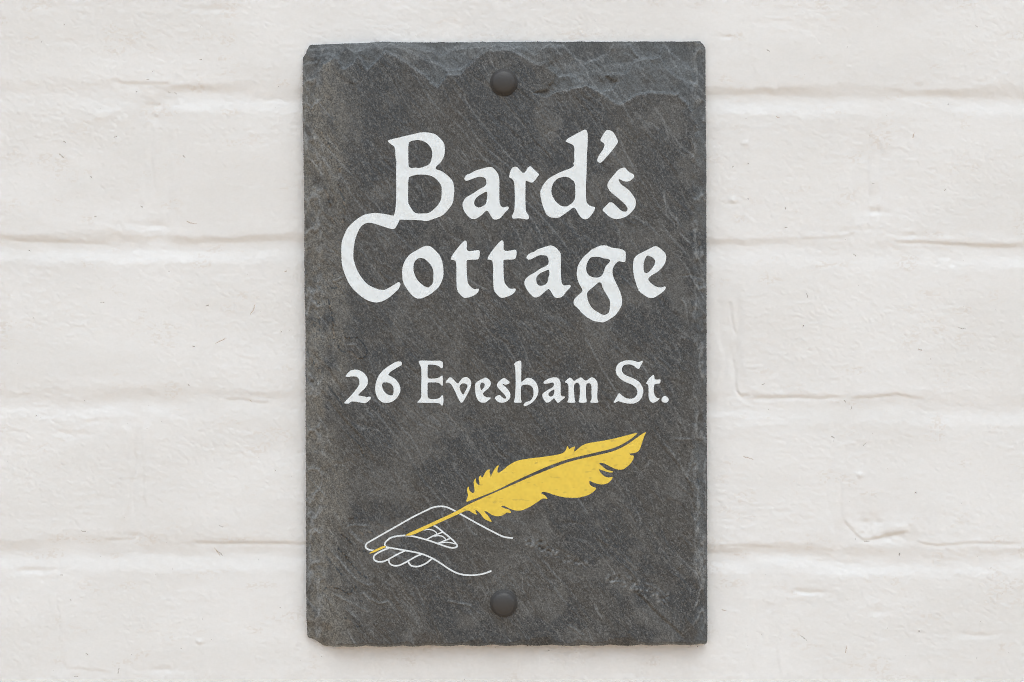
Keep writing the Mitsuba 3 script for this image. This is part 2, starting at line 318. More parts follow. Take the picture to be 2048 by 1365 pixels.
# ---------------------------------------------------------------- slate plate
SX, SY = np.arange(590, 1431, 1.6), np.arange(68, 1311, 1.6)
GX, GY = np.meshgrid(SX, SY)
left_k = np.array([(80, 622), (87, 618), (98, 610.5), (105, 609), (113, 603.5), (200, 604), (280, 605.8), (370, 607), (600, 608.5), (660, 610), (1060, 611), (1262, 612), (1272, 613), (1278, 615), (1281, 624), (1284, 632), (1290, 639), (1296, 646)])
right_k = np.array([(74, 1398), (80, 1402), (85, 1407), (90, 1411), (96, 1413), (400, 1413.5), (800, 1414.5), (1200, 1415.5), (1285, 1415.5), (1289, 1414), (1293, 1411)])
top_k = np.array([(600, 89), (618, 87), (700, 84), (770, 81.5), (900, 82), (1060, 81), (1230, 80.5), (1416, 80)])
bot_k = np.array([(600, 1295), (646, 1295.5), (800, 1294), (1000, 1292.5), (1150, 1293), (1300, 1292), (1416, 1291.5)])
def edge_noise(t, s, amp): return (f2(t / 14, np.full_like(t, s), 3, 61) - .5) * amp + (n2(t / 4.0, np.full_like(t, s), 62) - .5) * amp * .4
def Lx(y): return np.interp(y, *left_k.T) + edge_noise(y, 1.5, 3.0)
def Rx(y): return np.interp(y, *right_k.T) + edge_noise(y, 9.5, 1.8)
def Ty(x): return np.interp(x, *top_k.T) + edge_noise(x, 17.5, 2.6)
def By(x):
    scal = np.abs(np.sin(x / 19.0 + 4 * n2(x / 60, np.full_like(x, 3.3), 63)))
    return np.interp(x, *bot_k.T) + edge_noise(x, 27.5, 2.6) + (scal - .6) * 2.4

def z1(pts): return [(580 + a / 4.763, 60 + b / 4.763) for a, b in pts]
def z2(pts): return [(1000 + a / 4.763, 60 + b / 4.763) for a, b in pts]
chip_a = [(560, 190)] + z1([(60, 560), (130, 500), (215, 450), (330, 330), (430, 252), (500, 385), (590, 335), (650, 258), (700, 330), (740, 390), (830, 300), (920, 210), (1000, 250), (1080, 300), (1180, 370), (1280, 430), (1330, 500),
        (1415, 555), (1500, 430), (1640, 415), (1760, 290), (1880, 195), (1980, 200)]) + z2([(20, 195), (110, 190), (190, 235), (290, 300), (370, 330), (430, 318), (470, 372), (525, 420), (500, 500), (440, 570), (300, 607), (380, 625), (440, 645),
        (500, 610), (560, 588), (700, 558), (830, 530), (960, 600), (1060, 665), (1140, 712), (1220, 670), (1300, 620), (1450, 607), (1690, 617), (1760, 690), (1840, 810), (1880, 960), (1960, 1120), (2100, 1300)]) + [(1500, 300), (1500, 20), (540, 20)]
chip_b = [(540, 160)] + z1([(100, 330), (240, 300), (340, 215), (430, 250), (530, 165), (625, 212), (720, 168), (800, 125), (870, 175), (950, 130), (1100, 190), (1200, 240), (1340, 300), (1430, 330), (1500, 385), (1620, 380), (1700, 330), (1770, 270),
        (1850, 160), (1950, 200)]) + z2([(60, 175), (200, 170), (260, 180), (330, 235), (400, 175), (460, 330), (560, 440), (680, 430), (830, 520), (960, 590), (1060, 580), (1130, 490), (1000, 420), (1200, 410), (1290, 290), (1380, 270), (1520, 265),
        (1640, 420), (1790, 500), (1880, 510), (1940, 600), (2100, 700)]) + [(1500, 20), (540, 20)]
chip_c = [(540, 120)] + z1([(130, 180), (300, 170), (500, 130), (800, 118), (950, 128), (1100, 145), (1240, 180), (1340, 190), (1430, 240), (1560, 180), (1700, 165), (1850, 155)]) + z2([(0, 130), (120, 165), (240, 150), (330, 235), (420, 160), (600, 140),
        (700, 250), (820, 310), (940, 260), (1030, 220), (1090, 130), (1240, 120), (1280, 200), (1350, 265), (1520, 260), (1560, 130), (1680, 250), (1800, 350), (1940, 430), (2100, 500)]) + [(1500, 20), (540, 20)]
def inside_dist(poly):
    rough = [(x, y) for x, y in poly]
    ring = LineString(rough + rough[:1]).segmentize(2.5)
    c = np.array(ring.coords)
    c = c + np.stack([(f2(c[:, 0] / 9, c[:, 1] / 9, 3, 71) - .5) * 9 + (n2(c[:, 0] / 2.6, c[:, 1] / 2.6, 73) - .5) * 5, (f2(c[:, 0] / 9, c[:, 1] / 9, 3, 72) - .5) * 9], -1)
    m = shapely.contains_xy(Polygon(c).buffer(0), GX, GY)
    return ndimage.distance_transform_edt(m) * 1.6, m

ang = math.radians(54)
GU, GV = GX * math.cos(ang) + GY * math.sin(ang), -GX * math.sin(ang) + GY * math.cos(ang)
WARP = (f2(GX / 150, GY / 150, 3, 81) - .5) * 64
H = (f2(GX / 260, GY / 260, 3, 82) - .5) * 0.0016
def riven(scale_u, scale_v, levels, step, seed, width=.14):
    k = f2(GU / scale_u, (GV + WARP) / scale_v, 4, seed) * levels
    fr = k - np.floor(k)
    return step * (np.floor(k) + sstep(0, width, fr) - k)
EDGE = np.zeros_like(GX)
PATCHY = sstep(.46, .62, f2(GU / 70, GV / 18, 4, 120))
def riven_lines(scale_u, scale_v, levels, seed, thick):
    k = f2(GU / scale_u, (GV + WARP) / scale_v, 4, seed) * levels
    gy_, gx_ = np.gradient(k, 1.6); g_ = np.hypot(gx_, gy_) + 1e-6
    fr = k - np.floor(k); return sstep(thick, thick * .3, np.minimum(fr, 1 - fr) / g_)
H += riven(420, 95, 9, 0.00026, 83) + riven(210, 34, 8, 0.00014, 84, .2)
EDGE += (.55 * riven_lines(420, 95, 9, 83, 1.5) * sstep(.45, .6, f2(GU / 60, GV / 30, 3, 121)) + .45 * riven_lines(210, 34, 8, 84, 1.3) * sstep(.5, .64, f2(GU / 40, GV / 16, 3, 122)))
fine_mask = .4 + .6 * sstep(.35, .65, f2(GX / 110, GY / 110, 3, 85))
H += (n2(GU / 22, (GV + WARP * .5) / 3.4, 86) - .5) * 0.00015 * fine_mask
H += (n2(GU / 8, GV / 3.2, 87) - .5) * 0.00013 + (n2(GX / 3.3, GY / 3.3, 88) - .5) * 0.00011
rid = 1 - np.abs(2 * f2(GU / 60, (GV + WARP) / 9, 3, 89) - 1)
H += sstep(.90, 1, rid) * 0.00020 * sstep(.4, .65, f2(GX / 90, GY / 90, 2, 90))
# chipped top edge: shallow flakes that fall back towards the rim
for poly, lip, slope, cap in ((chip_a, .0013, .000024, .0019), (chip_b, .0011, .000018, .0009), (chip_c, .0008, .00003, .0008)):
    d, m = inside_dist(poly)
    if poly is chip_a: FRESH_SKYLIT = m * (.25 + .75 * sstep(.40, .6, f2(GX / 60, GY / 40, 4, 129))) * sstep(0, 3, d)  # fracture tone, with bluish skylight on the up-facing flakes painted in
    fac = f2(GX / 45, GY / 30, 3, 91)
    EDGE += .6 * sstep(2.8, 1.2, d) * m * (.25 + .75 * sstep(.4, .6, f2(GX / 40, GY / 40, 3, 123)))
    H -= m * (lip * sstep(0, 4.5, d) + np.minimum(d * slope * (.5 + fac), cap))
    H += m * (f2(GU / 30, GV / 7, 3, 92) - .5) * 0.00025 - m * sstep(0, 40, d) * np.abs(2 * f2(GX / 75, GY / 42, 2, 128) - 1) * 0.0006
# bevelled sides
DL, DR, DT, DB = GX - Lx(GY), Rx(GY) - GX, GY - Ty(GX), By(GX) - GY
wl = 24 + 34 * f2(GX * 0, GY / 70, 3, 93) + 10 * (n2(GX / 12, GY / 14, 94) - .5)
t = np.clip(1 - DL / wl, 0, 1.3); H -= 0.0022 * t ** 1.3 + 0.0014 * sstep(0, .35, t) * (f2(GX / 8, GY / 26, 3, 95) - .2)
wr = 16 + 22 * f2(GX * 0 + 3, GY / 60, 3, 96) + 8 * (n2(GX / 9, GY / 12, 97) - .5)
t = np.clip(1 - DR / wr, 0, 1.3); H -= 0.0024 * t + 0.0007 * sstep(0, .3, t) * (f2(GX / 7, GY / 24, 3, 98) - .2)
wt = 9 + 8 * f2(GX / 40, GY * 0, 3, 99)
t = np.clip(1 - DT / wt, 0, 1.3); H -= 0.0009 * t
wb_ = 5 + 16 * sstep(.45, .8, f2(GX / 34, GY * 0 + 8, 3, 100))
t = np.clip(1 - DB / wb_, 0, 1.3); H -= 0.0024 * t + 0.0006 * sstep(0, .3, t) * (f2(GX / 20, GY / 6, 3, 101) - .2)
corner = np.hypot(GX - 612, GY - 1296); H -= 0.0022 * sstep(70, 36, corner + (f2(GX / 14, GY / 14, 3, 102) - .5) * 26)
# single ridges and steps that can be made out on the stone
def ridge(pts, height, width, step=0.0):
    global H
    q, dist, s_, along = near_line(pts, 5, SX, SY)
    taper = sstep(0, .15, along) * sstep(0, .15, 1 - along)
    EDGE[q] += taper * (.7 if height > .00025 else .35) * np.exp(-(dist / 1.5) ** 2) * (.4 + .6 * sstep(.4, .6, n2(GX[q] / 10, GY[q] / 10, 124)))
    H[q] += taper * (height * np.exp(-(dist / width) ** 2) + step * s_ * np.exp(-dist / 14) * sstep(0, 2.0, dist))
def r4(p): return [(580 + a / 3.41, 660 + b / 3.41) for a, b in p]
def r3(p): return [(580 + a / 3.41, 280 + b / 3.41) for a, b in p]
def r5(p): return [(580 + a / 4.707, 1030 + b / 4.707) for a, b in p]
def r6(p): return [(1000 + a / 4.707, 1030 + b / 4.707) for a, b in p]
def r7(p): return [(1260 + a / 3.41, 280 + b / 3.41) for a, b in p]
def r8(p): return [(1260 + a / 3.41, 660 + b / 3.41) for a, b in p]
for pts in (r3([(275, 965), (320, 960), (365, 930)]), r5([(400, 350), (490, 455), (560, 545), (640, 620), (740, 668), (830, 650)]), r5([(380, 740), (470, 775), (590, 840), (690, 890), (760, 930)]), r5([(520, 880), (600, 950), (650, 985)]),
            r5([(640, 745), (700, 745), (760, 800), (850, 830), (915, 815), (1010, 880)]), r6([(1150, 350), (1200, 430), (1300, 530)]), r6([(1340, 640), (1420, 660), (1500, 710), (1570, 780)]), r6([(620, 1030), (700, 1080), (800, 1150)]),
            r6([(890, 860), (930, 940), (990, 1000)]), r8([(235, 745), (240, 790), (300, 850), (370, 980), (430, 1060)]), r8([(290, 745), (360, 748), (425, 745)]), r7([(235, 330), (245, 480), (262, 590)]), r7([(315, 490), (330, 600), (350, 650), (430, 720)]),
            r7([(420, 750), (470, 800), (500, 930)]), r7([(350, 1060), (380, 1130), (395, 1280)]), r7([(460, 1060), (500, 1190)]), r8([(300, 90), (340, 170), (350, 240)]), r8([(330, 600), (350, 640)]), r5([(530, 140), (560, 105), (640, 95), (740, 105)]),
            r5([(540, 140), (600, 200), (690, 280)]), r3([(215, 0), (225, 120), (260, 180), (290, 210)]), r5([(1450, 805), (1560, 825), (1700, 850), (1800, 960)]), r4([(380, 105), (440, 100), (480, 150)])):
    ridge(pts, 0.00030, 2.0)
ridge(r4([(200, 380), (240, 430), (330, 560), (420, 660), (510, 750), (600, 960)]), .0001, 2.0, .00045)
ridge(r4([(130, 0), (140, 90), (180, 180), (260, 260), (330, 360), (400, 430)]), .0001, 2.0, .0004)
ridge(r6([(1225, 690), (1330, 770), (1430, 880), (1560, 1000), (1680, 1110), (1760, 1190)]), -.0005, 2.4, .0006)
ridge(r8([(425, 750), (430, 860), (390, 1000), (430, 1090), (440, 1200), (500, 1290)]), .0002, 2.2, .0004)
ridge(r7([(340, 930), (420, 925), (500, 945)]), -.0003, 1.8)
ridge(r3([(200, 100), (270, 260), (320, 430), (330, 520)]), .0002, 3.0, .0004)
ridge(r3([(210, 1090), (250, 1240), (250, 1365)]), .0002, 3.0, .0004)
H = -0.0056 + np.logaddexp(0, (H + 0.0056) / .0004) * .0004        # the rim never gets thinner than this
FRESH_SKYLIT = np.maximum(FRESH_SKYLIT, sstep(wr * 1.1, wr * .6, DR) * sstep(.35, .55, f2(GX / 20, GY / 50, 3, 130)))  # bluish light along the right bevel is painted in as well
SKIN = sstep(115, 35, DL + (f2(GX / 40, GY / 90, 4, 125) - .5) * 150) * sstep(.28, .52, f2(GX / 22, GY / 40, 4, 126))
SKIN = SKIN * (1 - FRESH_SKYLIT) - FRESH_SKYLIT                    # above 0 the weathered skin, below 0 broken stone with painted skylight
for dside, reach_, seed in ((DR, 34, 131), (DL, 44, 132)):
    flake = 1 - np.abs(2 * f2(GX / 26, GY / 60, 4, seed) - 1)
    EDGE += .6 * sstep(.90, .97, flake) * sstep(reach_, reach_ * .6, dside) * sstep(0, 4, dside)
    H += sstep(.86, 1, flake) * .0005 * sstep(reach_, reach_ * .6, dside)
EDGE = np.clip(EDGE * (.55 + .9 * (n2(GX / 3.5, GY / 3.5, 127) - .2)), 0, 1)
rng = random.Random(9)
for n_, (xa, ya), (xb, yb) in ((46, (1055, 1085), (1160, 1125)), (60, (1218, 1155), (1335, 1202))):
    for _ in range(n_):
        u = rng.random(); x, y = xa + (xb - xa) * u + rng.gauss(0, 6), ya + (yb - ya) * u + rng.gauss(0, 5)
        rr, hh = rng.uniform(1.6, 2.6), rng.choice([-.0008, -.0006, .0003, .0004])
        ix, iy = np.nonzero(abs(SX - x) < 12)[0], np.nonzero(abs(SY - y) < 12)[0]
        q = (slice(iy[0], iy[-1] + 1), slice(ix[0], ix[-1] + 1))
        blob = np.exp(-((GX[q] - x) ** 2 + (GY[q] - y) ** 2) / rr ** 2)
        H[q] += hh * blob
        if hh > 0 and rng.random() < .6: EDGE[q] = np.maximum(EDGE[q], blob)          # mineral grains, their sparkle painted in as pale colour

def slate_at(px, py):
    return ndimage.map_coordinates(H, [(np.asarray(py) - SY[0]) / 1.6, (np.asarray(px) - SX[0]) / 1.6], order=1, mode='nearest')

nu, nv = 506, 758
uu, vv = np.meshgrid(np.linspace(0, 1, nu), np.linspace(0, 1, nv))
qx = 606 + uu * 808
for _ in range(3):
    qy = Ty(qx) + vv * (By(qx) - Ty(qx)); qx = Lx(qy) + uu * (Rx(qy) - Lx(qy))
hq = slate_at(qx, qy)
fv = np.stack([X(qx), YF - hq, Z(qy)], -1)
idx = np.arange(nu * nv).reshape(nv, nu)
faces = quad_faces(idx).reshape(-1, 4)[:, ::-1]
border = np.concatenate([idx[0, :], idx[1:, -1], idx[-1, -2::-1], idx[-2:0, 0]])
verts = fv.reshape(-1, 3)
YB = 0.0005                                # back of the slate, against the high spots of the wall
nb = len(border); rim = verts[border]
lv = [rim.copy()]
for s_ in (.33, .66, 1.0):
    r_ = rim.copy(); r_[:, 1] = rim[:, 1] + (YB - rim[:, 1]) * s_
    cen = np.array([0, 0, ZC]); wob = (f2(np.arange(nb) / 7, np.full(nb, s_ * 9.0), 3, 111) - .5) * .0012
    out = r_ - cen; out[:, 1] = 0; out /= np.linalg.norm(out, axis=1, keepdims=True)
    lv.append(r_ + out * wob[:, None])
rv = np.concatenate(lv); rf = []
a = np.arange(nb)
for k in range(3):
    rf.append(np.stack([k * nb + a, k * nb + (a + 1) % nb, (k + 1) * nb + (a + 1) % nb, (k + 1) * nb + a], -1))
rf = np.concatenate(rf)
rv2 = np.vstack([rv, [[0, YB, ZC]]]); back = np.stack([3 * nb + a, 3 * nb + (a + 1) % nb, np.full(nb, len(rv))], -1)
V = np.vstack([verts, rv2])
F = np.vstack([np.vstack([faces[:, [0, 1, 2]], faces[:, [0, 2, 3]]]), np.vstack([rf[:, [0, 1, 2]], rf[:, [0, 2, 3]]]) + len(verts), back + len(verts)])
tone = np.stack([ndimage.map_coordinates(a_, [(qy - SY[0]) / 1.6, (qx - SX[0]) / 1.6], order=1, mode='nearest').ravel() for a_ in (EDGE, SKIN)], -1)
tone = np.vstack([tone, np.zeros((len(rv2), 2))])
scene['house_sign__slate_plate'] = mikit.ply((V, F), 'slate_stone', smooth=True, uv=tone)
labels['house_sign'] = {'label': 'grey slate house sign with white lettering and a gold quill, screwed to white wall', 'category': 'sign'}
labels['house_sign__slate_plate'] = {'label': 'riven grey slate plate with a chipped top edge'}

# ---------------------------------------------------------------- painted lettering and emblem
LIFT = 0.00022
HS = ndimage.gaussian_filter(H, 2.0)
def paint_at(px, py):
    return ndimage.map_coordinates(HS, [(np.asarray(py) - SY[0]) / 1.6, (np.asarray(px) - SX[0]) / 1.6], order=1, mode='nearest')
def chaikin(p, n=1):
    p = np.asarray(p, float)
    for _ in range(n):
        q = np.roll(p, -1, 0); p = np.stack([.8 * p + .2 * q, .2 * p + .8 * q], 1).reshape(-1, 2)
    return p
def conform(key, shape, mat):
    """A skin of paint of this outline that follows the slate, with a thin edge."""
    vs, fs, o = [], [], 0
    for g in getattr(shape, 'geoms', [shape]):
        if g.area < 2: continue
        g = shapely.segmentize(g, 2.0)
        rings = [np.array(r.coords)[:-1] for r in [g.exterior, *g.interiors]]
        x0, y0, x1, y1 = g.bounds
        jx, jy = np.meshgrid(np.arange(x0, x1, 2.6), np.arange(y0, y1, 2.6)); jx, jy = jx.ravel(), jy.ravel()
        keep = shapely.contains_xy(g.buffer(-1.2), jx, jy)
        pts = np.vstack(rings + [np.stack([jx[keep], jy[keep]], -1)])
        tri = Delaunay(pts).simplices
        c = pts[tri].mean(1); tri = tri[shapely.contains_xy(g, c[:, 0], c[:, 1])]
        e1, e2 = pts[tri[:, 1]] - pts[tri[:, 0]], pts[tri[:, 2]] - pts[tri[:, 0]]
        flip = (e1[:, 0] * e2[:, 1] - e1[:, 1] * e2[:, 0]) < 0
        tri[flip] = tri[flip][:, ::-1]
        h = .85 * paint_at(pts[:, 0], pts[:, 1]) + .15 * slate_at(pts[:, 0], pts[:, 1])
        v = np.stack([X(pts[:, 0]), YF - h - LIFT, Z(pts[:, 1])], -1)
        vs.append(v); fs.append(tri + o); o += len(v); s0 = 0
        for r in rings:
            n = len(r); topv = v[s0:s0 + n]; low = topv.copy(); low[:, 1] += LIFT * 2.2; s0 += n
            i = np.arange(n); j = (i + 1) % n
            vs.append(np.vstack([topv, low])); fs.append(np.vstack([np.stack([i, j, n + j], -1), np.stack([i, n + j, n + i], -1)]) + o); o += 2 * n
    put(key, np.concatenate(vs), np.concatenate(fs), mat, smooth=True)
def glyph(off, scale, outer, holes=()):
    cv = lambda p: chaikin(np.asarray(p, float) / scale + np.asarray(off, float))
    return Polygon(cv(outer), [cv(h) for h in holes]).buffer(0)
K = 2048 / 360
A1, A2, A3, A4, A5, A6 = (660, 240), (1000, 240), (660, 420), (1000, 440), (670, 700), (1000, 700)
name = [
 ('B', glyph(A1, K, [(655,235),(820,195),(1020,148),(1065,143),(1110,145),(1190,160),(1240,200),(1280,240),(1303,285),(1310,360),(1295,430),(1265,480),(1205,535),(1203,565),(1270,585),(1340,635),(1400,700),(1412,760),(1415,810),(1400,950),(1340,1030),(1275,1095),(1200,1120),(1120,1150),(1075,1153),(1050,1145),(940,1140),(795,1138),(735,1125),(725,1092),(740,1050),(752,960),(755,800),(752,560),(757,480),(748,440),(740,320),(725,300),(665,258)],
   [[(890,265),(925,242),(990,230),(1050,238),(1110,270),(1150,320),(1165,370),(1163,420),(1145,490),(1115,520),(1020,553),(975,546),(920,553),(892,530)], [(890,660),(925,640),(1010,622),(1130,630),(1200,665),(1250,720),(1272,765),(1272,850),(1262,920),(1220,985),(1140,1055),(1090,1068),(980,1068),(940,1035),(895,960),(888,930)]])),
 ('a', glyph(A1, K, [(1527,670),(1550,630),(1600,612),(1650,580),(1800,537),(1845,540),(1880,570),(1915,620),(1927,680),(1925,860),(1930,950),(1945,985),(1970,1000),(2000,992),(2020,988),(2037,995),(2030,1018),(2000,1045),(1935,1125),(1880,1138),(1855,1130),(1840,1110),(1805,1050),(1785,1033),(1770,1040),(1720,1090),(1660,1130),(1610,1130),(1570,1098),(1525,1040),(1508,980),(1510,940),(1545,885),(1620,845),(1700,790),(1760,760),(1778,735),(1780,705),(1770,670),(1745,652),(1680,650),(1630,670),(1560,697),(1540,692)],
   [[(1640,935),(1655,900),(1690,865),(1770,820),(1788,822),(1790,860),(1782,930),(1770,965),(1720,995),(1690,1000),(1655,985),(1640,955)]])),
 ('r', glyph(A2, K, [(103,640),(120,580),(140,545),(165,535),(195,537),(215,560),(250,600),(272,608),(290,590),(315,545),(345,528),(365,545),(400,580),(447,622),(430,645),(405,680),(375,712),(350,716),(310,697),(292,690),(290,720),(288,850),(288,940),(295,1050),(325,1085),(330,1110),(325,1130),(300,1136),(215,1120),(150,1127),(137,1115),(140,1085),(160,1045),(168,980),(170,880),(165,740),(155,695),(135,670),(105,658)])),
 ('d', glyph(A2, K, [(747,240),(770,215),(850,170),(960,112),(985,118),(998,160),(998,250),(988,400),(985,600),(978,700),(978,900),(985,940),(1010,972),(1045,988),(1082,992),(1080,1020),(1055,1065),(1010,1120),(965,1135),(930,1120),(900,1085),(855,1003),(830,1000),(790,1030),(690,1105),(640,1120),(570,1110),(535,1085),(515,1055),(480,960),(457,850),(460,810),(490,740),(550,670),(620,630),(700,590),(800,555),(845,522),(833,495),(848,470),(842,400),(848,330),(840,295),(810,275),(750,250)],
   [[(740,645),(790,660),(855,712),(857,850),(850,910),(825,945),(770,985),(730,988),(690,980),(640,940),(610,895),(590,850),(583,815),(590,760),(610,710),(660,665)]])),
 ("apostrophe", glyph(A2, K, [(1140,228),(1165,185),(1195,135),(1215,117),(1245,118),(1280,135),(1305,165),(1340,235),(1342,260),(1280,345),(1180,460),(1145,493),(1115,482),(1103,462),(1115,425),(1140,385),(1175,335),(1190,285),(1185,270),(1150,245)])),
 ('s', glyph(A2, K, [(1425,543),(1440,570),(1475,600),(1520,622),(1528,640),(1520,662),(1480,697),(1440,705),(1400,697),(1355,672),(1348,690),(1375,735),(1440,780),(1480,815),(1520,870),(1545,915),(1547,960),(1530,1010),(1490,1060),(1430,1105),(1350,1130),(1300,1130),(1250,1108),(1200,1065),(1167,1030),(1175,1010),(1220,965),(1245,938),(1280,942),(1310,970),(1370,1030),(1400,1045),(1435,1047),(1450,1030),(1450,1005),(1430,970),(1395,935),(1330,880),(1250,815),(1220,760),(1222,730),(1250,680),(1290,635),(1340,575),(1375,552)])),
 ('C', glyph(A3, K, [(725,70),(630,50),(520,35),(470,40),(385,58),(300,110),(195,210),(165,280),(137,350),(130,420),(128,490),(137,640),(175,750),(215,840),(270,910),(340,975),(420,1030),(490,1050),(530,1056),(600,1042),(680,995),(780,905),(800,860),(800,835),(782,820),(720,860),(630,912),(580,912),(530,900),(450,865),(400,825),(340,745),(300,670),(275,590),(264,545),(268,450),(285,340),(310,270),(350,190),(400,155),(440,148),(490,152),(560,175),(690,218),(735,220),(765,175),(800,100),(770,60)])),
 ('o', glyph(A3, K, [(1080,410),(1130,412),(1165,430),(1215,480),(1250,518),(1275,580),(1287,640),(1292,720),(1285,780),(1265,830),(1235,885),(1140,965),(1040,1012),(980,1008),(935,975),(885,915),(840,845),(825,790),(820,690),(835,620),(865,560),(910,505),(1000,452)],
   [[(1000,553),(1035,546),(1080,560),(1125,600),(1165,655),(1180,720),(1175,760),(1177,810),(1165,845),(1130,880),(1110,885),(1070,870),(1010,820),(975,770),(955,715),(947,660),(955,610),(970,580)]])),
]
tt = [(1372,565),(1390,520),(1440,450),(1500,380),(1535,348),(1557,362),(1558,400),(1555,450),(1570,470),(1610,472),(1690,455),(1705,475),(1705,510),(1695,555),(1670,568),(1565,570),(1553,585),(1555,650),(1557,720),(1562,810),(1580,855),(1620,895),(1650,905),(1690,895),(1697,915),(1675,950),(1630,980),(1560,1003),(1530,1005),(1500,985),(1455,935),(1443,890),(1437,780),(1440,660),(1432,590),(1420,575),(1385,570)]
name += [
 ('t', glyph(A3, K, tt)), ('t', glyph((660 + 73.5, 419.7), K, tt)),
 ('a', glyph(A4, K, [(297,430),(315,400),(345,378),(390,365),(420,340),(500,312),(570,292),(610,300),(650,330),(685,375),(693,400),(693,600),(695,680),(705,730),(730,750),(765,745),(795,740),(807,752),(800,770),(770,800),(705,880),(655,892),(625,885),(605,860),(570,800),(550,785),(530,800),(460,865),(415,885),(380,880),(330,830),(290,770),(275,720),(285,680),(330,635),(400,600),(460,555),(520,530),(550,505),(556,470),(550,440),(535,415),(510,403),(445,403),(400,425),(340,455),(315,452)],
   [[(410,680),(415,650),(450,610),(540,570),(560,572),(563,620),(550,660),(545,705),(520,735),(480,752),(445,752),(420,730)]])),
 ('g', glyph(A4, K, [(1130,298),(1180,290),(1220,295),(1265,318),(1330,325),(1400,340),(1430,365),(1432,420),(1425,478),(1405,483),(1355,470),(1335,478),(1300,520),(1280,560),(1280,620),(1300,680),(1340,760),(1375,840),(1390,910),(1385,970),(1360,1025),(1300,1100),(1180,1170),(1110,1160),(1060,1150),(990,1110),(930,1060),(890,1010),(842,970),(837,930),(845,905),(880,865),(925,830),(940,805),(925,770),(895,720),(880,670),(872,620),(878,560),(890,510),(950,420),(1010,370),(1040,340)],
   [[(1035,423),(1135,422),(1170,438),(1235,447),(1257,465),(1240,490),(1205,525),(1190,560),(1175,610),(1150,645),(1110,660),(1060,657),(1010,635),(985,595),(978,550),(985,510),(1005,460)], [(1120,712),(1140,710),(1157,730),(1165,765),(1190,815),(1225,870),(1250,920),(1252,960),(1247,1030),(1235,1065),(1190,1085),(1160,1080),(1120,1055),(1060,1020),(1025,975),(1000,920),(990,870),(990,830),(1010,805),(1060,765)]])),
 ('e', glyph(A4, K, [(1762,297),(1800,310),(1840,340),(1880,380),(1890,410),(1890,450),(1875,500),(1840,550),(1790,595),(1735,625),(1690,660),(1687,685),(1710,715),(1760,755),(1805,770),(1840,770),(1875,757),(1890,770),(1870,805),(1835,835),(1750,890),(1690,888),(1660,870),(1585,820),(1555,750),(1525,650),(1513,560),(1515,490),(1525,440),(1560,400),(1640,360),(1710,325)],
   [[(1675,405),(1710,415),(1745,435),(1765,465),(1763,505),(1730,555),(1690,600),(1660,610),(1640,595),(1632,550),(1635,490),(1650,440)]])),
]
name[6] = ('C', name[6][1].difference(name[0][1].buffer(0.02)))
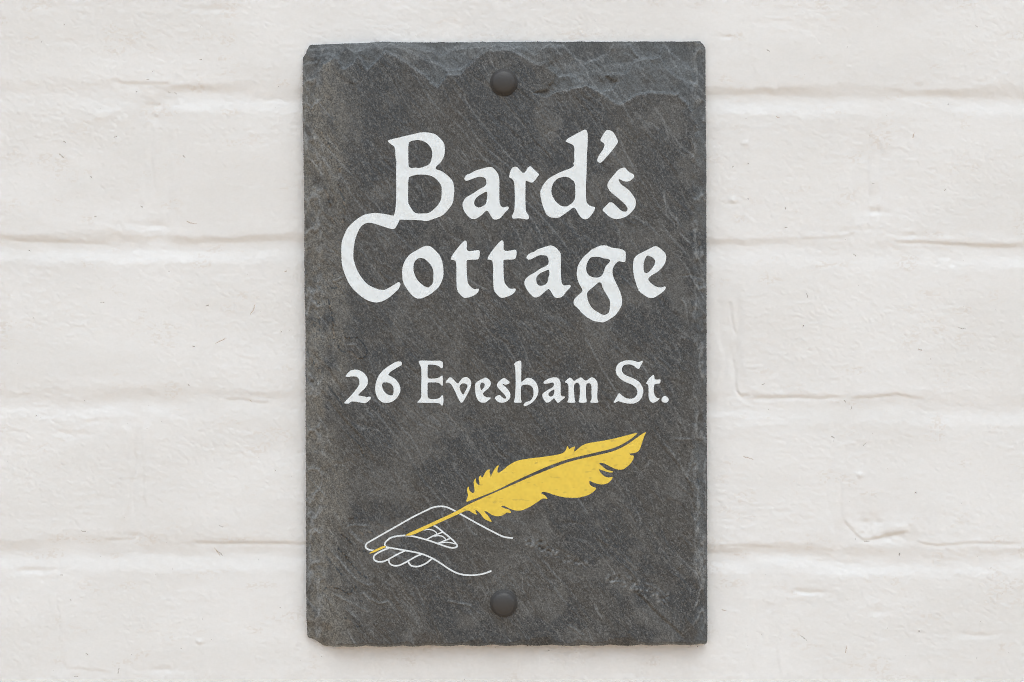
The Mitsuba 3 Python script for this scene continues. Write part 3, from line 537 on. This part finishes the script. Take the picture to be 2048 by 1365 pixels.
address = [
 ('2', glyph(A5, K, [(117,305),(145,265),(180,235),(225,225),(270,230),(320,255),(365,305),(377,350),(370,400),(335,445),(285,490),(260,518),(290,525),(340,532),(365,543),(385,532),(412,537),(405,562),(370,595),(340,608),(290,600),(240,590),(195,587),(170,597),(155,612),(110,612),(108,600),(130,575),(180,525),(235,460),(270,410),(280,385),(278,345),(262,315),(235,302),(190,303),(150,310)])),
 ('6', glyph(A5, K, [(700,132),(760,135),(763,172),(720,195),(670,225),(630,250),(603,285),(640,305),(690,335),(725,380),(742,420),(745,470),(735,500),(700,555),(655,590),(600,605),(540,600),(495,565),(468,510),(457,455),(460,400),(475,345),(500,290),(545,235),(610,185)], [[(545,370),(605,370),(645,390),(668,430),(668,490),(655,518),(630,520),(590,505),(555,470),(538,425),(535,395)]])),
 ('E', glyph(A5, K, [(955,125),(990,122),(1090,126),(1228,125),(1228,210),(1205,208),(1190,190),(1150,173),(1060,165),(1053,200),(1053,300),(1065,328),(1110,330),(1180,320),(1210,295),(1228,297),(1228,415),(1210,405),(1190,380),(1150,370),(1060,370),(1053,390),(1053,520),(1062,550),(1090,562),(1160,560),(1195,545),(1215,518),(1230,520),(1235,590),(1222,640),(1205,625),(1185,604),(940,603),(938,592),(975,555),(983,520),(980,420),(985,330),(983,240),(978,190),(955,150)])),
 ('v', glyph(A5, K, [(1258,380),(1265,355),(1300,315),(1325,315),(1350,340),(1395,388),(1410,375),(1430,345),(1460,315),(1500,308),(1535,335),(1552,370),(1545,420),(1520,480),(1465,580),(1445,603),(1430,600),(1405,560),(1370,480),(1335,410),(1310,380),(1285,372)], [[(1415,415),(1440,385),(1470,380),(1505,395),(1508,420),(1490,460),(1460,515),(1445,500),(1422,455)]])),
 ('e', glyph(A5, K, [(1710,315),(1745,330),(1773,365),(1772,400),(1745,440),(1700,475),(1680,500),(1695,525),(1725,542),(1755,542),(1772,543),(1765,560),(1710,603),(1665,603),(1630,580),(1605,530),(1593,460),(1593,390),(1620,360),(1680,330)], [[(1665,373),(1690,375),(1707,395),(1700,425),(1665,465),(1652,435),(1650,400)]])),
 ('s', glyph(A5, K, [(1925,318),(1950,335),(1990,365),(1980,385),(1940,400),(1905,382),(1910,400),(1950,430),(1985,475),(1997,515),(1990,555),(1955,590),(1900,604),(1870,598),(1840,580),(1815,550),(1830,530),(1870,512),(1890,530),(1920,555),(1943,558),(1948,540),(1930,510),(1880,460),(1848,425),(1840,395),(1860,365),(1895,335)])),
 ('h', glyph(A6, K, [(160,160),(180,140),(215,125),(238,125),(243,160),(242,250),(240,375),(260,355),(300,322),(330,318),(370,330),(410,370),(432,420),(437,470),(428,520),(400,565),(355,610),(300,638),(272,642),(268,620),(290,597),(340,582),(365,560),(380,520),(382,460),(370,425),(345,405),(300,393),(265,400),(240,412),(237,500),(240,570),(250,600),(200,604),(158,600),(160,580),(170,550),(175,450),(180,380),(177,270),(170,190)])),
 ('a', glyph(A6, K, [(495,365),(520,345),(560,325),(615,312),(655,318),(680,345),(690,380),(690,500),(700,530),(743,532),(735,548),(700,575),(665,605),(655,603),(635,580),(618,550),(600,560),(575,585),(545,602),(520,598),(500,570),(480,530),(480,510),(500,485),(540,460),(595,430),(615,405),(612,380),(600,370),(560,380),(530,387),(500,387)], [[(550,500),(570,475),(615,450),(622,460),(612,510),(595,530),(570,535),(553,520)]])),
 ('m', glyph(A6, K, [(735,370),(755,345),(790,315),(815,325),(840,358),(860,345),(915,312),(940,325),(965,352),(985,350),(1040,312),(1065,318),(1095,345),(1110,375),(1110,450),(1105,500),(1107,560),(1122,598),(1090,604),(1025,600),(1030,585),(1045,555),(1040,480),(1042,420),(1030,385),(1010,378),(985,385),(978,420),(978,540),(990,595),(945,606),(892,598),(905,560),(910,480),(908,400),(890,375),(865,375),(843,395),(840,450),(848,560),(860,600),(820,604),(762,600),(780,560),(780,490),(778,400),(765,380)])),
 ('S', glyph(A6, K, [(1620,122),(1626,138),(1600,180),(1580,222),(1555,210),(1520,180),(1470,163),(1410,172),(1388,200),(1385,240),(1405,275),(1450,300),(1530,330),(1590,370),(1625,430),(1630,480),(1615,540),(1580,585),(1530,610),(1470,614),(1400,602),(1345,582),(1330,590),(1310,604),(1290,600),(1315,555),(1355,488),(1385,520),(1430,550),(1480,560),(1530,548),(1560,510),(1562,465),(1545,430),(1500,395),(1420,365),(1360,325),(1325,280),(1315,235),(1325,185),(1360,145),(1420,122),(1480,118),(1540,130),(1572,145)])),
 ('t', glyph(A6, K, [(1660,385),(1670,365),(1700,320),(1745,282),(1755,300),(1757,335),(1785,342),(1820,335),(1828,355),(1818,385),(1780,385),(1755,395),(1748,430),(1750,490),(1762,525),(1785,548),(1815,550),(1810,565),(1785,585),(1745,603),(1720,597),(1700,575),(1690,530),(1690,430),(1685,395)])),
 ('full stop', glyph(A6, K, [(1865,525),(1895,530),(1920,562),(1915,585),(1890,603),(1860,600),(1835,580),(1840,550)])),
]
for group, glyphs in (('house_name', name), ('address_line', address)):
    count = {}
    for k, (ch, shp) in enumerate(glyphs):
        kind = 'digit' if ch.isdigit() else 'apostrophe' if ch == 'apostrophe' else 'full_stop' if ch == 'full stop' else 'letter'
        c = count.get(kind, 0); count[kind] = c + 1
        key = f'house_sign__{group}__{kind}' + (f'_{c:03d}' if c else '')
        conform(key, shp, 'white_paint')
labels['house_sign__house_name'] = {'label': 'large white lettering in two lines naming the house'}
labels['house_sign__address_line'] = {'label': 'small white line with house number and street'}

A7, K7, A8, K8 = (900, 850), 2048 / 420, (700, 1000), 2048 / 360
upper_vane = glyph(A7, K7, [(152,755),(178,690),(170,655),(165,640),(168,615),(186,600),(185,630),(200,655),(225,668),(240,655),(235,600),(230,560),(240,530),(255,522),(250,545),(262,575),(285,592),(290,570),(280,530),(285,505),(303,492),(305,508),(318,515),(330,490),(355,445),(390,432),(385,460),(397,495),(388,522),(410,480),(435,430),(460,398),(480,397),(465,425),(460,460),(475,470),(520,440),(570,395),(650,350),(780,328),(900,315),(1030,295),(1100,278),(1130,250),(1145,200),(1160,240),(1185,222),(1222,210),(1210,240),(1210,262),(1230,250),(1280,205),(1340,180),(1480,158),(1600,135),(1720,105),(1833,73),(1800,110),(1730,160),(1650,205),(1560,238),(1420,270),(1250,310),(1130,340),(950,405),(780,480),(600,565),(450,640),(300,700),(220,730)])
cv = lambda p, off, k: np.asarray(p, float) / k + np.asarray(off, float)
low = np.vstack([cv([(1895,75),(1915,72),(1895,105),(1870,180),(1855,230),(1835,260),(1800,275),(1745,280),(1760,297),(1793,302),(1790,330),(1760,380),(1700,430),(1660,440),(1610,430),(1550,400),(1500,375),(1470,370),(1450,375),(1490,410),(1530,440),(1593,455),(1585,465),(1540,462),(1490,445),(1448,430),(1465,465),(1500,500),(1540,515),(1588,507),(1580,530),(1540,570),(1490,582),(1430,575),(1390,560),(1357,540),(1360,580),(1385,602),(1428,615),(1410,645),(1350,685),(1260,710),(1180,712),(1100,705),(1020,685),(950,660),(905,652),(885,668),(930,690),(953,725),(930,718),(900,718),(850,755),(770,805),(700,835),(650,838),(600,825),(560,805),(520,787),(495,797),(530,815),(575,825),(600,858),(580,860),(555,853),(520,880),(480,892),(440,890),(400,875),(360,845),(333,838),(340,855),(375,890),(410,948),(380,940),(330,915),(300,870),(265,835),(248,825),(250,850),(268,878),(230,865),(190,838),(160,835)], A7, K7),
                 cv([(1330,118),(1000,268),(700,408),(608,406),(930,262),(1230,122)], A8, K8), cv([(180,775),(450,655),(600,590),(780,510),(950,440),(1130,370),(1250,338),(1420,300),(1560,268),(1650,235),(1740,185),(1830,120)], A7, K7)])
lower_vane = Polygon(chaikin(low)).buffer(0)
nib = glyph(A8, K8, [(217,612),(240,595),(275,572),(390,520),(412,536),(380,550),(290,592),(240,608)])
def stroke(pts, w):
    p = cv(pts, A8, K8)
    c = [p[0]]
    for i in range(len(p) - 1):                               # Catmull-Rom through the points
        a, b, c_, d = p[max(i - 1, 0)], p[i], p[i + 1], p[min(i + 2, len(p) - 1)]
        for t in np.linspace(0, 1, 7)[1:]:
            c.append(.5 * (2 * b + (c_ - a) * t + (2 * a - 5 * b + 4 * c_ - d) * t * t + (3 * b - a - 3 * c_ + d) * t ** 3))
    return LineString(c).buffer(w / 2 / K8, cap_style='flat')
hand = shapely.union_all([
    stroke([(275,578),(225,570),(188,552),(178,525),(192,497),(230,472),(480,330),(700,205),(880,115),(940,88),(1010,75),(1070,77),(1130,95),(1210,135),(1330,203),(1500,297),(1700,400),(1770,425),(1853,436)], 17),
    stroke([(430,542),(405,535),(395,510),(410,475),(460,435),(520,417),(600,407),(690,412),(760,425),(870,455),(1000,498),(1100,533),(1160,546),(1200,542),(1220,525),(1205,497),(1150,440),(1050,360),(990,312),(940,286)], 17),
    stroke([(395,515),(420,540),(480,550),(620,575),(800,610),(930,662),(1000,702),(1080,755),(1150,800),(1230,837),(1320,855),(1420,856),(1520,840),(1610,808)], 17),
    stroke([(440,550),(360,582),(290,622),(270,652),(275,680),(300,700),(340,706),(385,700),(440,675),(530,625),(625,580)], 17),
    stroke([(442,680),(446,710),(465,735),(510,750),(560,745),(620,718),(680,685),(750,645),(815,618)], 17),
    stroke([(665,690),(672,722),(700,750),(750,760),(800,752),(860,725),(900,697),(938,665)], 17),
    stroke([(835,346),(880,337),(930,343),(970,362),(985,385),(975,408)], 12), stroke([(870,452),(950,410),(1060,366)], 14), stroke([(960,415),(1000,408),(1040,412),(1070,428),(1086,450),(1080,470)], 12),
    stroke([(1000,497),(1075,465),(1140,440)], 14), stroke([(1030,490),(1090,484),(1140,487),(1200,502)], 12)]).difference(shapely.union_all([lower_vane, nib]).buffer(0.6))
conform('house_sign__quill__upper_vane', upper_vane, 'gold_paint')
conform('house_sign__quill__lower_vane', lower_vane, 'gold_paint')
conform('house_sign__quill__nib', nib.difference(shapely.union_all([lower_vane])), 'gold_paint')
conform('house_sign__hand_drawing', hand, 'white_paint')
labels['house_sign__quill'] = {'label': 'gold feather quill painted above the drawn hand'}
labels['house_sign__hand_drawing'] = {'label': 'thin white line drawing of a hand holding the quill'}

# ---------------------------------------------------------------- screw caps
prof = [(0.0, .0040), (.0014, .00396), (.0028, .0038), (.0040, .00352), (.0048, .00318), (.0054, .0027), (.0058, .0021), (.0061, .0015), (.00665, .0011), (.0068, .0006), (.0068, -.0012)]
pr = np.array(prof)
for m, (cx, cy) in enumerate(((1007.5, 165.5), (1007.5, 1206.5))):
    n = 64; th = np.arange(n) * 2 * math.pi / n
    base = float(np.median(slate_at(cx + 27 * np.cos(th), cy + 27 * np.sin(th))))
    v = np.concatenate([np.stack([X(cx) + r * np.cos(th), np.full(n, YF - base - d), Z(cy) + r * np.sin(th)], -1) for r, d in pr])
    i = np.arange(n); j = (i + 1) % n
    f = np.concatenate([np.stack([k * n + i, k * n + j, (k + 1) * n + j, (k + 1) * n + i], -1) for k in range(len(pr) - 1)])
    put('house_sign__screw_cap' + (f'_{m:03d}' if m else ''), v, f, 'cap_plastic', smooth=True)
labels['house_sign__screw_cap'] = {'label': 'round black screw cap at the top of the slate'}
labels['house_sign__screw_cap_001'] = {'label': 'round black screw cap at the foot of the slate'}
